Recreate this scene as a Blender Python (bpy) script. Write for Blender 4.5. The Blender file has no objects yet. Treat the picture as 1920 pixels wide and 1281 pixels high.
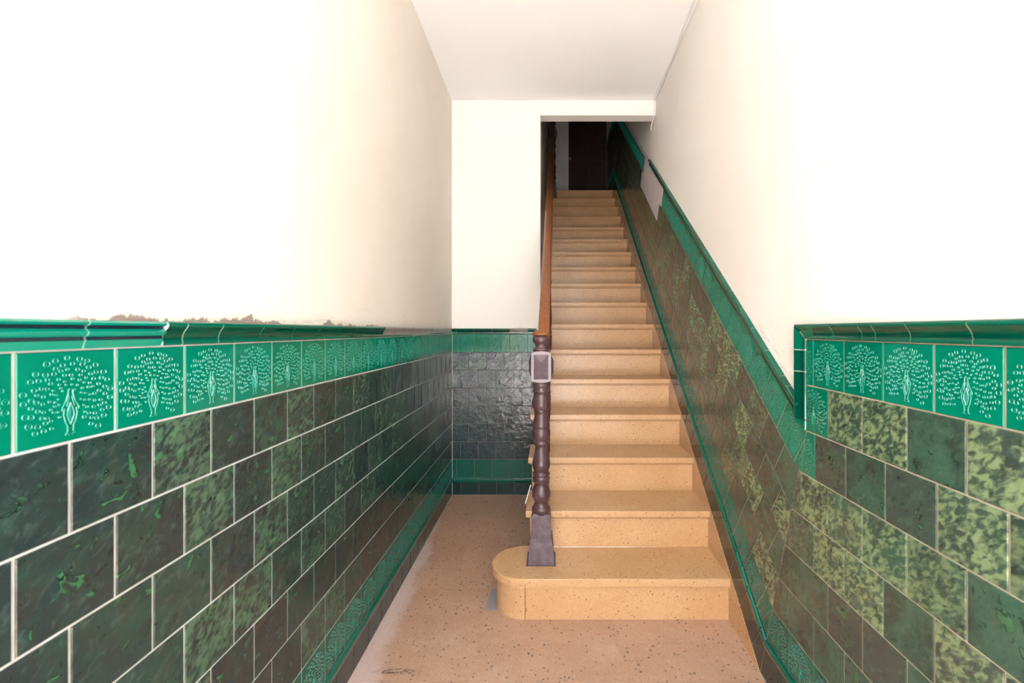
import bpy, bmesh, math, random
from mathutils import Vector, Matrix
random.seed(7)
scene = bpy.context.scene
COL = scene.collection

# ------------------------------------------------------------------ camera, sky, light, exposure
F = 840.0                       # focal length in pixels of a 1920 px wide frame
EYE = 1.328                     # eye height above the hall floor
cam_data = bpy.data.cameras.new('camera')
cam = bpy.data.objects.new('camera', cam_data); COL.objects.link(cam)
cam.location = (0, 0, EYE); cam.rotation_euler = (math.pi / 2, 0, 0)
cam_data.sensor_width = 36.0; cam_data.lens = F / 1920 * 36
cam_data.shift_x = -71 / 1920; cam_data.shift_y = -20.5 / 1920
cam_data.clip_start = 0.02
cam_data.dof.use_dof = True; cam_data.dof.focus_distance = 2.6; cam_data.dof.aperture_fstop = 5.0
scene.camera = cam

world = bpy.data.worlds.new('sky'); scene.world = world; world.use_nodes = True
wn = world.node_tree.nodes; wn['Background'].inputs['Color'].default_value = (0.86, 0.94, 1.0, 1)
wn['Background'].inputs['Strength'].default_value = 2.3
scene.view_settings.view_transform = 'Standard'; scene.view_settings.look = 'None'
scene.view_settings.gamma = 1.0; scene.view_settings.use_curve_mapping = False
scene.view_settings.exposure = 3.42

DOOR_Y = -1.25                  # street doorway behind the camera: all the daylight enters here
DOOR_X0, DOOR_X1, DOOR_TOP = -0.58, 0.66, 2.75
pd = bpy.data.lights.new('doorway_portal', 'AREA'); pd.shape = 'RECTANGLE'
pd.size = DOOR_X1 - DOOR_X0; pd.size_y = DOOR_TOP; pd.cycles.is_portal = True
po = bpy.data.objects.new('doorway_portal', pd); COL.objects.link(po)
po.location = ((DOOR_X0 + DOOR_X1) / 2, DOOR_Y - 0.14, DOOR_TOP / 2); po.rotation_euler = (math.pi / 2, 0, 0)

sun = bpy.data.lights.new('sun', 'SUN'); sun.energy = 9.0; sun.angle = math.radians(0.6); sun.color = (1.0, 0.97, 0.93)
so = bpy.data.objects.new('sun', sun); COL.objects.link(so); so.rotation_euler = (math.radians(14), 0, math.radians(-4))   # high over the street, shining in through the doorway

# ------------------------------------------------------------------ measurements (metres)
YB = 3.62                       # face of the end wall
ZC = 1.862 + EYE                # ceiling
R_, T_ = 0.1973, 0.2765         # riser, going
Y1 = 2.037                      # nosing of the first step
TH = math.atan(R_ / T_); CO, SI = math.cos(TH), math.sin(TH); TM = math.tan(TH / 2)
def xl(y): return -0.742 - 0.01295 * y          # tile face of the left wall
def xr(y): return 0.783 + 0.019 * y             # tile face of the right wall
def xw(y): return -0.0776 + 0.018 * (y - YB)    # plaster face left of the upper stairs
YLAND = 7.30
TOPZ = 2.026 + 2.75 + EYE

# ------------------------------------------------------------------ materials
def mat(name, rough=0.6, color=(0.5, 0.5, 0.5), spec=0.5):
    m = bpy.data.materials.new(name); m.use_nodes = True
    b = m.node_tree.nodes['Principled BSDF']
    b.inputs['Base Color'].default_value = (*color, 1); b.inputs['Roughness'].default_value = rough
    b.inputs['Specular IOR Level'].default_value = spec
    return m
class NT:
    def __init__(s, m): s.m = m; s.t = m.node_tree; s.b = s.t.nodes['Principled BSDF']
    def n(s, kind, **kw):
        nd = s.t.nodes.new('ShaderNode' + kind)
        for k, v in kw.items():
            if k in ('operation', 'blend_type', 'data_type', 'feature', 'distance', 'noise_dimensions', 'clamp', 'use_clamp', 'bands_direction', 'wave_type'): setattr(nd, k, v)
            else:
                inp = nd.inputs[int(k[1:])] if k[0] == 'i' and k[1:].isdigit() else nd.inputs[k.replace('_', ' ')]
                if hasattr(v, 'is_linked') or isinstance(v, bpy.types.NodeSocket): s.t.links.new(v, inp)
                else: inp.default_value = v
        return nd
    def link(s, a, b): s.t.links.new(a, b)
    def ramp(s, fac, stops, interp='LINEAR'):
        r = s.t.nodes.new('ShaderNodeValToRGB'); r.color_ramp.interpolation = interp
        e = r.color_ramp.elements
        while len(e) < len(stops): e.new(0.5)
        for x, (p, c) in zip(e, stops): x.position = p; x.color = (*c, 1) if len(c) == 3 else c
        s.link(fac, r.inputs[0]); return r.outputs[0]
    def mix(s, fac, a, b, mode='MIX'):
        nd = s.t.nodes.new('ShaderNodeMix'); nd.data_type = 'RGBA'; nd.blend_type = mode
        for v, i in ((fac, 0), (a, 6), (b, 7)):
            if isinstance(v, bpy.types.NodeSocket): s.link(v, nd.inputs[i])
            else: nd.inputs[i].default_value = v if i == 0 else ((*v, 1) if len(v) == 3 else v)
        return nd.outputs[2]
    def math(s, op, a, b=0.0, c=None, clamp=False):
        nd = s.t.nodes.new('ShaderNodeMath'); nd.operation = op; nd.use_clamp = clamp
        for i, v in enumerate((a, b, c)):
            if v is None: continue
            if isinstance(v, bpy.types.NodeSocket): s.link(v, nd.inputs[i])
            else: nd.inputs[i].default_value = v
        return nd.outputs[0]
    def smooth(s, v, lo, hi):
        nd = s.t.nodes.new('ShaderNodeMapRange'); nd.interpolation_type = 'SMOOTHSTEP'
        s.link(v, nd.inputs[0]); nd.inputs[1].default_value = lo; nd.inputs[2].default_value = hi
        return nd.outputs[0]
    def coords(s, jitter=True):
        tc = s.t.nodes.new('ShaderNodeTexCoord'); o = tc.outputs['Object']
        if not jitter: return o, None
        oi = s.t.nodes.new('ShaderNodeObjectInfo'); rnd = oi.outputs['Random']
        sc = s.n('VectorMath', operation='SCALE'); sc.inputs[0].default_value = (37.0, 53.0, 71.0); s.link(rnd, sc.inputs['Scale'])
        ad = s.n('VectorMath', operation='ADD', i0=o, i1=sc.outputs[0]); return ad.outputs[0], rnd
    def noise(s, vec, scale, detail=3.0, rough=0.5, dist=0.0):
        nd = s.n('TexNoise', Vector=vec, Scale=scale, Detail=detail, Roughness=rough, Distortion=dist); return nd.outputs[0]
    def voro(s, vec, scale, feature='F1', rnd=1.0):
        nd = s.n('TexVoronoi', feature=feature, Vector=vec, Scale=scale); nd.inputs['Randomness'].default_value = rnd; return nd
    def scaled(s, vec, sx, sy, sz):
        nd = s.n('VectorMath', operation='MULTIPLY', i0=vec); nd.inputs[1].default_value = (sx, sy, sz); return nd.outputs[0]
    def bump(s, h, strength, dist, prev=None):
        nd = s.n('Bump', Height=h, Strength=strength, Distance=dist)
        if prev is not None: s.link(prev, nd.inputs['Normal'])
        s.link(nd.outputs[0], s.b.inputs['Normal']); return nd.outputs[0]
    def color(s, c): s.link(c, s.b.inputs['Base Color'])
    def rough(s, c): s.link(c, s.b.inputs['Roughness'])

def plaster(name, base, tint, stain=None):
    m = mat(name, 0.85, base, 0.2); k = NT(m); v, _ = k.coords(False)
    big = k.noise(v, 1.3, 4, 0.6); c = k.mix(k.smooth(big, 0.35, 0.7), base, tint)
    blot = k.noise(v, 6.0, 5, 0.65, 0.6); c = k.mix(k.math('MULTIPLY', k.smooth(blot, 0.62, 0.75), 0.35), c, tuple(min(1, x * 1.05) for x in base))
    if stain:                       # crumbling line along the top of the rail tiles
        sep = k.n('SeparateXYZ', i0=v); z = sep.outputs[2]; y = sep.outputs[1]
        hgt = k.noise(k.scaled(v, 1, 0.75, 0.6), 10.0, 9, 0.72, 0.3)
        edge = k.math('MULTIPLY_ADD', hgt, 0.12, stain[0] - 0.054)
        d = k.math('SUBTRACT', edge, z)
        fade = k.math('MULTIPLY', k.smooth(y, 0.62, 0.75), k.math('SUBTRACT', 1.0, k.smooth(y, 1.85, 2.1)))
        msk = k.math('MULTIPLY', k.smooth(d, 0.0, 0.004), fade)
        c = k.mix(k.math('MULTIPLY', msk, 0.9), c, stain[1])
        band = k.math('SUBTRACT', 1.0, k.smooth(z, stain[0], stain[0] + 0.16))
        scr = k.smooth(k.noise(k.scaled(v, 1, 0.35, 2.4), 22.0, 5, 0.7), 0.56, 0.66)
        c = k.mix(k.math('MULTIPLY', k.math('MULTIPLY', band, scr), 0.30), c, (0.52, 0.44, 0.38))
    k.color(c)
    b1 = k.bump(k.noise(v, 2.2, 3, 0.5), 0.35, 0.02); k.bump(k.noise(v, 38.0, 4, 0.6), 0.12, 0.004, b1)
    return m
M_wall_l = plaster('plaster_cream', (0.85, 0.785, 0.715), (0.82, 0.75, 0.665), (EYE + 0.0163, (0.27, 0.20, 0.18)))
M_wall_b = plaster('plaster_off_white', (0.88, 0.85, 0.81), (0.86, 0.825, 0.78))
M_wall_r = plaster('plaster_warm_white', (0.88, 0.845, 0.805), (0.86, 0.81, 0.76))
M_ceil = plaster('limewash_white', (0.92, 0.91, 0.90), (0.90, 0.89, 0.88))
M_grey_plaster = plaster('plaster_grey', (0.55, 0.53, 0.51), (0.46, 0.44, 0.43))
M_stucco = plaster('plaster_bare_lilac', (0.72, 0.66, 0.66), (0.62, 0.55, 0.56))

def grout_mat(name, a, b):
    m = mat(name, 0.9, a, 0.2); k = NT(m); v, _ = k.coords(False)
    k.color(k.mix(k.smooth(k.noise(v, 9.0, 4, 0.6), 0.35, 0.65), a, b)); k.bump(k.noise(v, 160.0, 3), 0.3, 0.002); return m
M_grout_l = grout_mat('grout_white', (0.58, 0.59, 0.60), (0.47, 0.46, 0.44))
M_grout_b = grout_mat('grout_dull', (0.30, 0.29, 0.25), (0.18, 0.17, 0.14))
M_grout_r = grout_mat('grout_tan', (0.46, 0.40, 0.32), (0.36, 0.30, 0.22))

def mottled(name, darks, lights, lo=0.60, pale=0.6, peel=0.2, ps=75.0):
    """dark glazed tile: slate and bottle green pooled glaze, some tiles flecked with pale green"""
    m = mat(name, 0.14, darks[0], 0.5); k = NT(m); v, rnd = k.coords(True)
    w = k.scaled(v, 1, 1, 0.2); sk = k.n('VectorRotate', Vector=w, Angle=0.9).outputs[0]; sk = k.scaled(sk, 1, 0.55, 1)
    n1 = k.noise(w, 13.0, 4, 0.6, 0.5)
    r2 = k.math('FRACT', k.math('MULTIPLY', rnd, 17.31)); r3 = k.math('FRACT', k.math('MULTIPLY', rnd, 91.7))
    c = k.mix(k.smooth(k.math('ADD', n1, k.math('MULTIPLY', r2, 0.22)), 0.45, 0.78), darks[0], darks[1])
    c = k.mix(k.math('MULTIPLY', k.smooth(r3, 0.35, 0.95), 0.75), c, darks[2])
    n4 = k.noise(sk, 62.0, 4, 0.6, 0.6)                      # fine mottling of every tile
    c = k.mix(k.math('MULTIPLY', k.smooth(n4, 0.40, 0.30), 0.65), c, tuple(x * 0.35 for x in darks[0]))
    c = k.mix(k.math('MULTIPLY', k.smooth(n4, 0.50, 0.72), 0.45), c, lights[2])
    n2 = k.noise(w, 30.0, 2, 0.5, 0.9)                       # pooled green pits with a dark rim
    on = k.smooth(n1, 0.44, 0.56)
    c = k.mix(k.math('MULTIPLY', k.math('MULTIPLY', k.smooth(n2, 0.60, 0.63), on), 0.75), c, tuple(x * 0.3 for x in darks[0]))
    c = k.mix(k.math('MULTIPLY', k.math('MULTIPLY', k.smooth(n2, 0.63, 0.68), on), 0.9), c, lights[0])
    n3 = k.noise(sk, 85.0, 2, 0.5, 0.5); nb = k.noise(w, 16.0, 2)
    soft = k.smooth(k.math('ADD', n3, k.math('MULTIPLY', nb, 0.45)), 0.60, 0.92)
    c = k.mix(k.math('MULTIPLY', k.math('MULTIPLY', soft, k.smooth(rnd, lo, lo + 0.30)), pale), c, lights[1])
    k.color(c)
    k.rough(k.math('MULTIPLY_ADD', n2, 0.16, 0.07))
    b = k.bump(k.noise(w, 15.0, 2, 0.5, 0.5), 0.5, 0.008); b = k.bump(k.smooth(n2, 0.52, 0.68), 0.35, 0.0010, b); k.bump(k.noise(sk, ps, 2), peel, 0.0022, b)
    return m
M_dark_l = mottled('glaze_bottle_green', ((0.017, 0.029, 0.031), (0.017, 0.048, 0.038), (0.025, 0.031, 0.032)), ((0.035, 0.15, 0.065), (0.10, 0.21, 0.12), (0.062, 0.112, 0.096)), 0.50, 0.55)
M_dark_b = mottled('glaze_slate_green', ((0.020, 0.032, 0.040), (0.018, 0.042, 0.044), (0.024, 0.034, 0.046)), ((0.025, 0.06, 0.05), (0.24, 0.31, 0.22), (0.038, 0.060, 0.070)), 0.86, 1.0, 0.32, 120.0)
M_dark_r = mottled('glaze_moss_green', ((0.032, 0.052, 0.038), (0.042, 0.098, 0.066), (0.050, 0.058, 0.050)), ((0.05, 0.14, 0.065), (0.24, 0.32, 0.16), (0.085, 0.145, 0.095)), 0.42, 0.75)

def glaze(name, a, b, rough=0.1, bumpy=0.25):
    m = mat(name, rough, a, 0.5); k = NT(m); v, rnd = k.coords(True)
    n = k.noise(v, 14.0, 3, 0.5, 0.4)
    c = k.mix(k.math('MULTIPLY_ADD', rnd, 0.5, k.math('MULTIPLY', n, 0.5)), a, b); k.color(c)
    k.bump(k.noise(v, 20.0, 2), bumpy, 0.004); return m
M_pea = glaze('glaze_emerald', (0.000, 0.130, 0.068), (0.000, 0.190, 0.125), 0.10)
M_pea_line = glaze('glaze_turquoise_lines', (0.008, 0.175, 0.125), (0.014, 0.215, 0.165), 0.17)
M_pea_low = glaze('glaze_emerald_low', (0.000, 0.068, 0.044), (0.000, 0.105, 0.072), 0.10)  # darker copy of the emerald glaze, used in the low band
M_pea_low_line = glaze('glaze_lines_low', (0.006, 0.10, 0.072), (0.010, 0.13, 0.10), 0.16)
M_rail = glaze('glaze_rail_green', (0.000, 0.070, 0.040), (0.000, 0.115, 0.070), 0.07, 0.1)
M_rail_dark = glaze('glaze_rail_cove_shade', (0.000, 0.036, 0.021), (0.000, 0.066, 0.040), 0.07, 0.1)  # thicker glaze in the cove, its dark reflection put into the colour
M_rail_painted = glaze('overpainted_rail', (0.23, 0.20, 0.18), (0.28, 0.24, 0.22), 0.3, 0.2)
M_groove = glaze('glaze_navy_groove', (0.006, 0.018, 0.030), (0.010, 0.022, 0.038), 0.2)
M_base = glaze('glaze_black_green', (0.002, 0.018, 0.016), (0.003, 0.028, 0.024), 0.09, 0.15)

def terrazzo(name, a, b, speck, lightspeck, density, vs=48.0):
    m = mat(name, 0.42, a, 0.45); k = NT(m); v, rnd = k.coords(True)
    n = k.noise(v, 3.2, 4, 0.6, 0.5)
    c = k.mix(k.smooth(n, 0.3, 0.7), a, b)
    c = k.mix(k.math('MULTIPLY', k.smooth(k.noise(v, 150.0, 4, 0.8), 0.35, 0.75), 0.5), c, tuple(x * 0.55 for x in a))
    vo = k.voro(v, vs); cell = k.n('SeparateColor', i0=vo.outputs['Color'])
    size = k.math('MULTIPLY', k.smooth(cell.outputs[0], 1 - density, 1.0), 0.40)
    dots = k.math('LESS_THAN', k.math('ADD', vo.outputs['Distance'], k.math('MULTIPLY', k.noise(v, 260.0, 2), 0.10)), size)
    c = k.mix(k.math('MULTIPLY', dots, 0.85), c, speck)
    v2 = k.voro(v, 190.0); cl2 = k.n('SeparateColor', i0=v2.outputs['Color'])
    ch = k.math('MULTIPLY', k.math('LESS_THAN', v2.outputs['Distance'], 0.33), k.math('GREATER_THAN', cl2.outputs[1], 0.72))
    c = k.mix(k.math('MULTIPLY', ch, 0.5), c, lightspeck)
    c3 = k.math('MULTIPLY', k.math('LESS_THAN', v2.outputs['Distance'], 0.30), k.math('GREATER_THAN', cl2.outputs[2], 0.84))
    c = k.mix(k.math('MULTIPLY', c3, 0.55), c, tuple(x * 0.45 for x in a))
    k.color(c); k.bump(k.noise(v, 90.0, 3), 0.08, 0.002)
    return m, k, c, v
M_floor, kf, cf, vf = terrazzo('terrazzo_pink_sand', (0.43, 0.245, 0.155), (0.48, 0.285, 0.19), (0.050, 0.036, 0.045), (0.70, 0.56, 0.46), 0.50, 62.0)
M_step, ks, _, _ = terrazzo('terrazzo_ochre', (0.54, 0.305, 0.145), (0.60, 0.36, 0.19), (0.24, 0.10, 0.035), (0.72, 0.53, 0.33), 0.26, 95.0)
ks.b.inputs['Roughness'].default_value = 0.27
# pale lime bloom along the hall's left edge and a scuffed dark mark: stains of the floor itself
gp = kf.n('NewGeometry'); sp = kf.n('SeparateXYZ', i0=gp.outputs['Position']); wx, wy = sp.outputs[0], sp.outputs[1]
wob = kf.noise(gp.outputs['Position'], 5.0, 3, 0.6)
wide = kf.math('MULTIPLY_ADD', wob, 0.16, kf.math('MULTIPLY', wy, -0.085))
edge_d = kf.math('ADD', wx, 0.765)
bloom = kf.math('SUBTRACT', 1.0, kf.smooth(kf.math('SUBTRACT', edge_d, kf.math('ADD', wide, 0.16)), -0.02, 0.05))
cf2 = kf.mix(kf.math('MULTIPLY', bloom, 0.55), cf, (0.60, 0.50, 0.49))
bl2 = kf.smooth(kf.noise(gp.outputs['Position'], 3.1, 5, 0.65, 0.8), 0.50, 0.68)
pale_front = kf.math('SUBTRACT', 1.0, kf.smooth(kf.math('MULTIPLY_ADD', wob, 0.8, wy), 2.0, 3.0))  # paler from wear in front; the back's shade is put into the tone
cf2 = kf.mix(kf.math('MULTIPLY', kf.math('MULTIPLY_ADD', bl2, 0.5, 0.25), kf.math('MULTIPLY', pale_front, 0.62)), cf2, (0.60, 0.42, 0.34))
sx = kf.math('ABSOLUTE', kf.math('ADD', wx, 0.595)); sy = kf.math('ABSOLUTE', kf.math('SUBTRACT', wy, 1.745))
scuff = kf.math('MULTIPLY', kf.math('SUBTRACT', 1.0, kf.smooth(sx, 0.03, 0.11)), kf.math('SUBTRACT', 1.0, kf.smooth(sy, 0.006, 0.022)))
scuff = kf.math('MULTIPLY', scuff, kf.smooth(kf.noise(kf.scaled(gp.outputs['Position'], 1, 2.5, 1), 42.0, 4, 0.7), 0.46, 0.56))
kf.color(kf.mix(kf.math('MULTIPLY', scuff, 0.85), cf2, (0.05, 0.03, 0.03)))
kf.rough(kf.math('MULTIPLY_ADD', wob, 0.2, 0.34))

def wood(name, a, b, rough):
    m = mat(name, rough, a, 0.5); k = NT(m); v, _ = k.coords(False)
    g = k.noise(k.scaled(v, 1.0, 0.04, 1.0), 95.0, 5, 0.65, 0.8); k.color(k.mix(k.smooth(g, 0.35, 0.65), a, b)); k.bump(g, 0.12, 0.002); return m
M_rail_wood = wood('varnished_oak', (0.235, 0.080, 0.020), (0.15, 0.045, 0.012), 0.32)
M_door_wood = wood('dark_stained_wood', (0.030, 0.010, 0.009), (0.016, 0.006, 0.006), 0.4)
M_paint = mat('brown_violet_paint', 0.30, (0.062, 0.030, 0.034), 0.5)
k = NT(M_paint); v, _ = k.coords(False)
k.color(k.mix(k.smooth(k.noise(v, 30.0, 4, 0.6), 0.4, 0.7), (0.062, 0.030, 0.034), (0.085, 0.048, 0.056))); k.bump(k.noise(v, 60.0, 3), 0.1, 0.002)
M_paint_dusty = mat('dusty_violet_paint', 0.5, (0.14, 0.095, 0.115), 0.4)
k = NT(M_paint_dusty); v, _ = k.coords(False)
k.color(k.mix(k.smooth(k.noise(v, 22.0, 5, 0.65), 0.35, 0.7), (0.080, 0.052, 0.066), (0.13, 0.095, 0.112)))
M_worn = mat('worn_paint_edge', 0.6, (0.27, 0.23, 0.255), 0.3)
M_white = mat('white_paint', 0.55, (0.80, 0.78, 0.76), 0.4)
M_patch = mat('patch_grey', 0.8, (0.33, 0.30, 0.31), 0.3)
k = NT(M_patch); v, _ = k.coords(False); k.color(k.mix(k.noise(v, 120.0, 4, 0.7), (0.36, 0.33, 0.34), (0.20, 0.18, 0.19)))
M_metal = mat('dull_metal', 0.4, (0.35, 0.33, 0.30)); M_metal.node_tree.nodes['Principled BSDF'].inputs['Metallic'].default_value = 0.8
M_crack = mat('plaster_crack', 0.9, (0.30, 0.20, 0.17), 0.1)
M_hair = mat('hairline_crack', 0.9, (0.52, 0.46, 0.41), 0.1)
M_flake = mat('fresh_plaster_white', 0.85, (0.90, 0.89, 0.87), 0.2)
M_facade = mat('render_sand', 0.9, (0.30, 0.29, 0.27), 0.1)
M_pave = mat('street_paving', 0.85, (0.42, 0.41, 0.39), 0.2)
k = NT(M_pave); v, _ = k.coords(False); k.color(k.mix(k.noise(v, 30.0, 4), (0.52, 0.51, 0.50), (0.44, 0.43, 0.42)))

# ------------------------------------------------------------------ mesh helpers
def me(name, verts, faces, mats, smooth=False, idx=None):
    m = bpy.data.meshes.new(name); m.from_pydata([tuple(v) for v in verts], [], faces)
    for x in (mats if isinstance(mats, (list, tuple)) else [mats]): m.materials.append(x)
    if idx:
        for p, i in zip(m.polygons, idx): p.material_index = i
    if smooth:
        for p in m.polygons: p.use_smooth = True
    bm = bmesh.new(); bm.from_mesh(m); bmesh.ops.recalc_face_normals(bm, faces=bm.faces); bm.to_mesh(m); bm.free()
    m.update(); return m
def ob(name, mesh, parent=None, matrix=None, **props):
    o = bpy.data.objects.new(name, mesh); COL.objects.link(o)
    if parent is not None: o.parent = parent
    if matrix is not None: o.matrix_local = matrix
    for a, b in props.items(): o[a] = b
    return o
def prism(poly, z0, z1, axis='z'):
    """convex or concave polygon extruded; axis z: poly is (x,y); axis x: poly is (y,z)"""
    n = len(poly); V = []
    for z in (z0, z1):
        for p in poly: V.append((p[0], p[1], z) if axis == 'z' else (z, p[0], p[1]))
    return V, [list(range(n)), list(range(2 * n - 1, n - 1, -1))] + [[i, (i + 1) % n, n + (i + 1) % n, n + i] for i in range(n)]
def join(parts):
    V, Fs = [], []
    for v, f in parts:
        o = len(V); V += v; Fs += [[i + o for i in q] for q in f]
    return V, Fs
def boxvf(x0, x1, y0, y1, z0, z1): return prism([(x0, y0), (x1, y0), (x1, y1), (x0, y1)], z0, z1)
def lathe(prof, seg=24):
    V, Fs = [], []
    for z, r in prof:
        for i in range(seg):
            a = 2 * math.pi * i / seg; V.append((r * math.cos(a), r * math.sin(a), z))
    for j in range(len(prof) - 1):
        for i in range(seg):
            i2 = (i + 1) % seg; Fs.append([j * seg + i, j * seg + i2, (j + 1) * seg + i2, (j + 1) * seg + i])
    Fs.append(list(range(seg))); Fs.append([(len(prof) - 1) * seg + i for i in range(seg - 1, -1, -1)])
    return V, Fs
def structure(name, mesh, label, cat):
    return ob(name, mesh, kind='structure', label=label, category=cat)

# ------------------------------------------------------------------ room shell
def wall_body(f, sgn, y0, y1, z0, z1, thick, back):
    a = [(f(y0) - sgn * back, y0), (f(y1) - sgn * back, y1), (f(y1) - sgn * (back + thick), y1), (f(y0) - sgn * (back + thick), y0)]
    return prism(a, z0, z1)
BACK = 0.004                    # plaster and mortar sit this far behind the tile faces
V, Fs = wall_body(xl, 1, DOOR_Y, YB + 0.1, -0.1, ZC + 0.05, 0.15, BACK)
wall_left = structure('wall_left', me('wall_left', V, Fs, M_wall_l), 'long cream plaster wall left of the hall, bare above its green tiles', 'wall')
V, Fs = wall_body(xr, -1, DOOR_Y, YLAND + 0.1, -0.1, TOPZ, 0.15, BACK)
wall_right = structure('wall_right', me('wall_right', V, Fs, M_wall_r), 'warm white plaster wall climbing along the right side of the stairs', 'wall')
LINT = 1.741 + EYE
V, Fs = join([boxvf(xl(YB) - 0.05, xw(YB), YB + BACK, YB + 0.11, -0.1, TOPZ), boxvf(xw(YB), xr(YB) + 0.05, YB + BACK, YB + 0.11, LINT, TOPZ)])
wall_back = structure('wall_back', me('wall_back', V, Fs, M_wall_b), 'narrow off-white end wall beside the stair opening, with lintel', 'wall')
a = [(xw(YB + 0.11), YB + 0.11), (xw(YLAND), YLAND), (xw(YLAND) - 0.12, YLAND), (xw(YB + 0.11) - 0.12, YB + 0.11)]
V, Fs = prism(a, -0.1, TOPZ)
wall_stairwell = structure('wall_stairwell', me('wall_stairwell', V, Fs, M_grey_plaster), 'shadowed plaster wall left of the upper steps behind the handrail', 'wall')  # dimness of the upper stairs put into this grey
LZ = 17 * R_
V, Fs = boxvf(xw(YLAND) - 0.1, xr(YLAND) + 0.1, YLAND, YLAND + 0.12, LZ - 0.2, TOPZ)
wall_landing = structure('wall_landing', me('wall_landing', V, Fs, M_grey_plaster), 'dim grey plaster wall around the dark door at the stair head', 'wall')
V, Fs = boxvf(-1.0, 1.05, DOOR_Y, YB + BACK, ZC, ZC + 0.12)
ceiling = structure('ceiling', me('ceiling', V, Fs, M_ceil), 'plain white ceiling over the entrance hall', 'ceiling')
V, Fs = boxvf(-0.25, 1.1, YB + 0.11, YLAND + 0.1, TOPZ - 0.1, TOPZ)
structure('ceiling_stairwell', me('ceiling_stairwell', V, Fs, M_grey_plaster), 'grey ceiling high above the upper stairs', 'ceiling')  # grey instead of limewash, to keep the upper stairs dim
V, Fs = join([boxvf(-1.0, DOOR_X0, DOOR_Y - 0.14, DOOR_Y, -0.1, ZC), boxvf(DOOR_X1, 1.0, DOOR_Y - 0.14, DOOR_Y, -0.1, ZC), boxvf(DOOR_X0, DOOR_X1, DOOR_Y - 0.14, DOOR_Y, DOOR_TOP, ZC)])
structure('wall_front', me('wall_front', V, Fs, M_wall_r), 'street wall with the open doorway behind the viewer', 'wall')
V, Fs = boxvf(-8, 8, -14, DOOR_Y - 0.14, -0.25, -0.12)
structure('pavement', me('pavement', V, Fs, M_pave), 'grey street paving outside the open doorway', 'pavement')

V, Fs = join([boxvf(-14, 14, -10.0, -9.6, -0.25, 4.6), boxvf(-14, 14, -10.0, -9.5, 4.6, 4.8)])  # unseen house front added so less daylight reaches the upper steps
structure('added_facade', me('added_facade', V, Fs, M_facade), 'added house front across the street, unseen, limiting daylight on the upper steps', 'house front')

# floor: mortar slab + terrazzo tiles of 20 cm
V, Fs = prism([(xl(DOOR_Y), DOOR_Y), (xr(DOOR_Y), DOOR_Y), (xr(YB), YB), (xl(YB), YB)], -0.12, -0.0012)
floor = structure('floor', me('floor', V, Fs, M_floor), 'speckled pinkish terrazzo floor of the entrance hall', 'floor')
def clip(poly, p, n):
    out = []
    for i in range(len(poly)):
        a, b = poly[i], poly[(i + 1) % len(poly)]
        da = (a[0] - p[0]) * n[0] + (a[1] - p[1]) * n[1]; db = (b[0] - p[0]) * n[0] + (b[1] - p[1]) * n[1]
        if da <= 0: out.append(a)
        if (da < 0 < db) or (db < 0 < da):
            t = da / (da - db); out.append((a[0] + t * (b[0] - a[0]), a[1] + t * (b[1] - a[1])))
    return out
FT = 0.2; g = 0.0006
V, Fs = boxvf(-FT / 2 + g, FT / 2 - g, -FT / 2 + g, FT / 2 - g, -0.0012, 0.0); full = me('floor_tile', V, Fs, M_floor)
for i in range(-5, 7):
    for j in range(-9, 8):
        x0, y0 = -0.11 + FT * i, 2.098 + FT * j
        if x0 > -0.115 and y0 > 2.2: continue
        sq = [(x0 + g, y0 + g), (x0 + FT - g, y0 + g), (x0 + FT - g, y0 + FT - g), (x0 + g, y0 + FT - g)]
        q = clip(sq, (xl(0), 0), (-1, -0.01295)); q = clip(q, (xr(0), 0), (1, -0.019)) if q else q; q = clip(q, (0, YB - 0.001), (0, 1)) if q else q
        if len(q) < 3: continue
        cx, cy = x0 + FT / 2, y0 + FT / 2
        if len(q) == 4 and all(abs(a[0] - b[0]) + abs(a[1] - b[1]) < 1e-9 for a, b in zip(q, sq)): m = full
        else:
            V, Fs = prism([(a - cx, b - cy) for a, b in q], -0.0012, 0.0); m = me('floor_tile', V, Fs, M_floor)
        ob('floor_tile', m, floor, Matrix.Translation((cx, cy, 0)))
V, Fs = prism([(-0.31, 2.13), (-0.235, 2.13), (-0.235, 2.30), (-0.30, 2.30)], 0.0002, 0.0012)  # flat grey patch on the floor beside the rounded step
ob('grey_patch', me('grey_patch', V, Fs, M_patch), floor, label='small flat grey patch against the rounded step')

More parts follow.
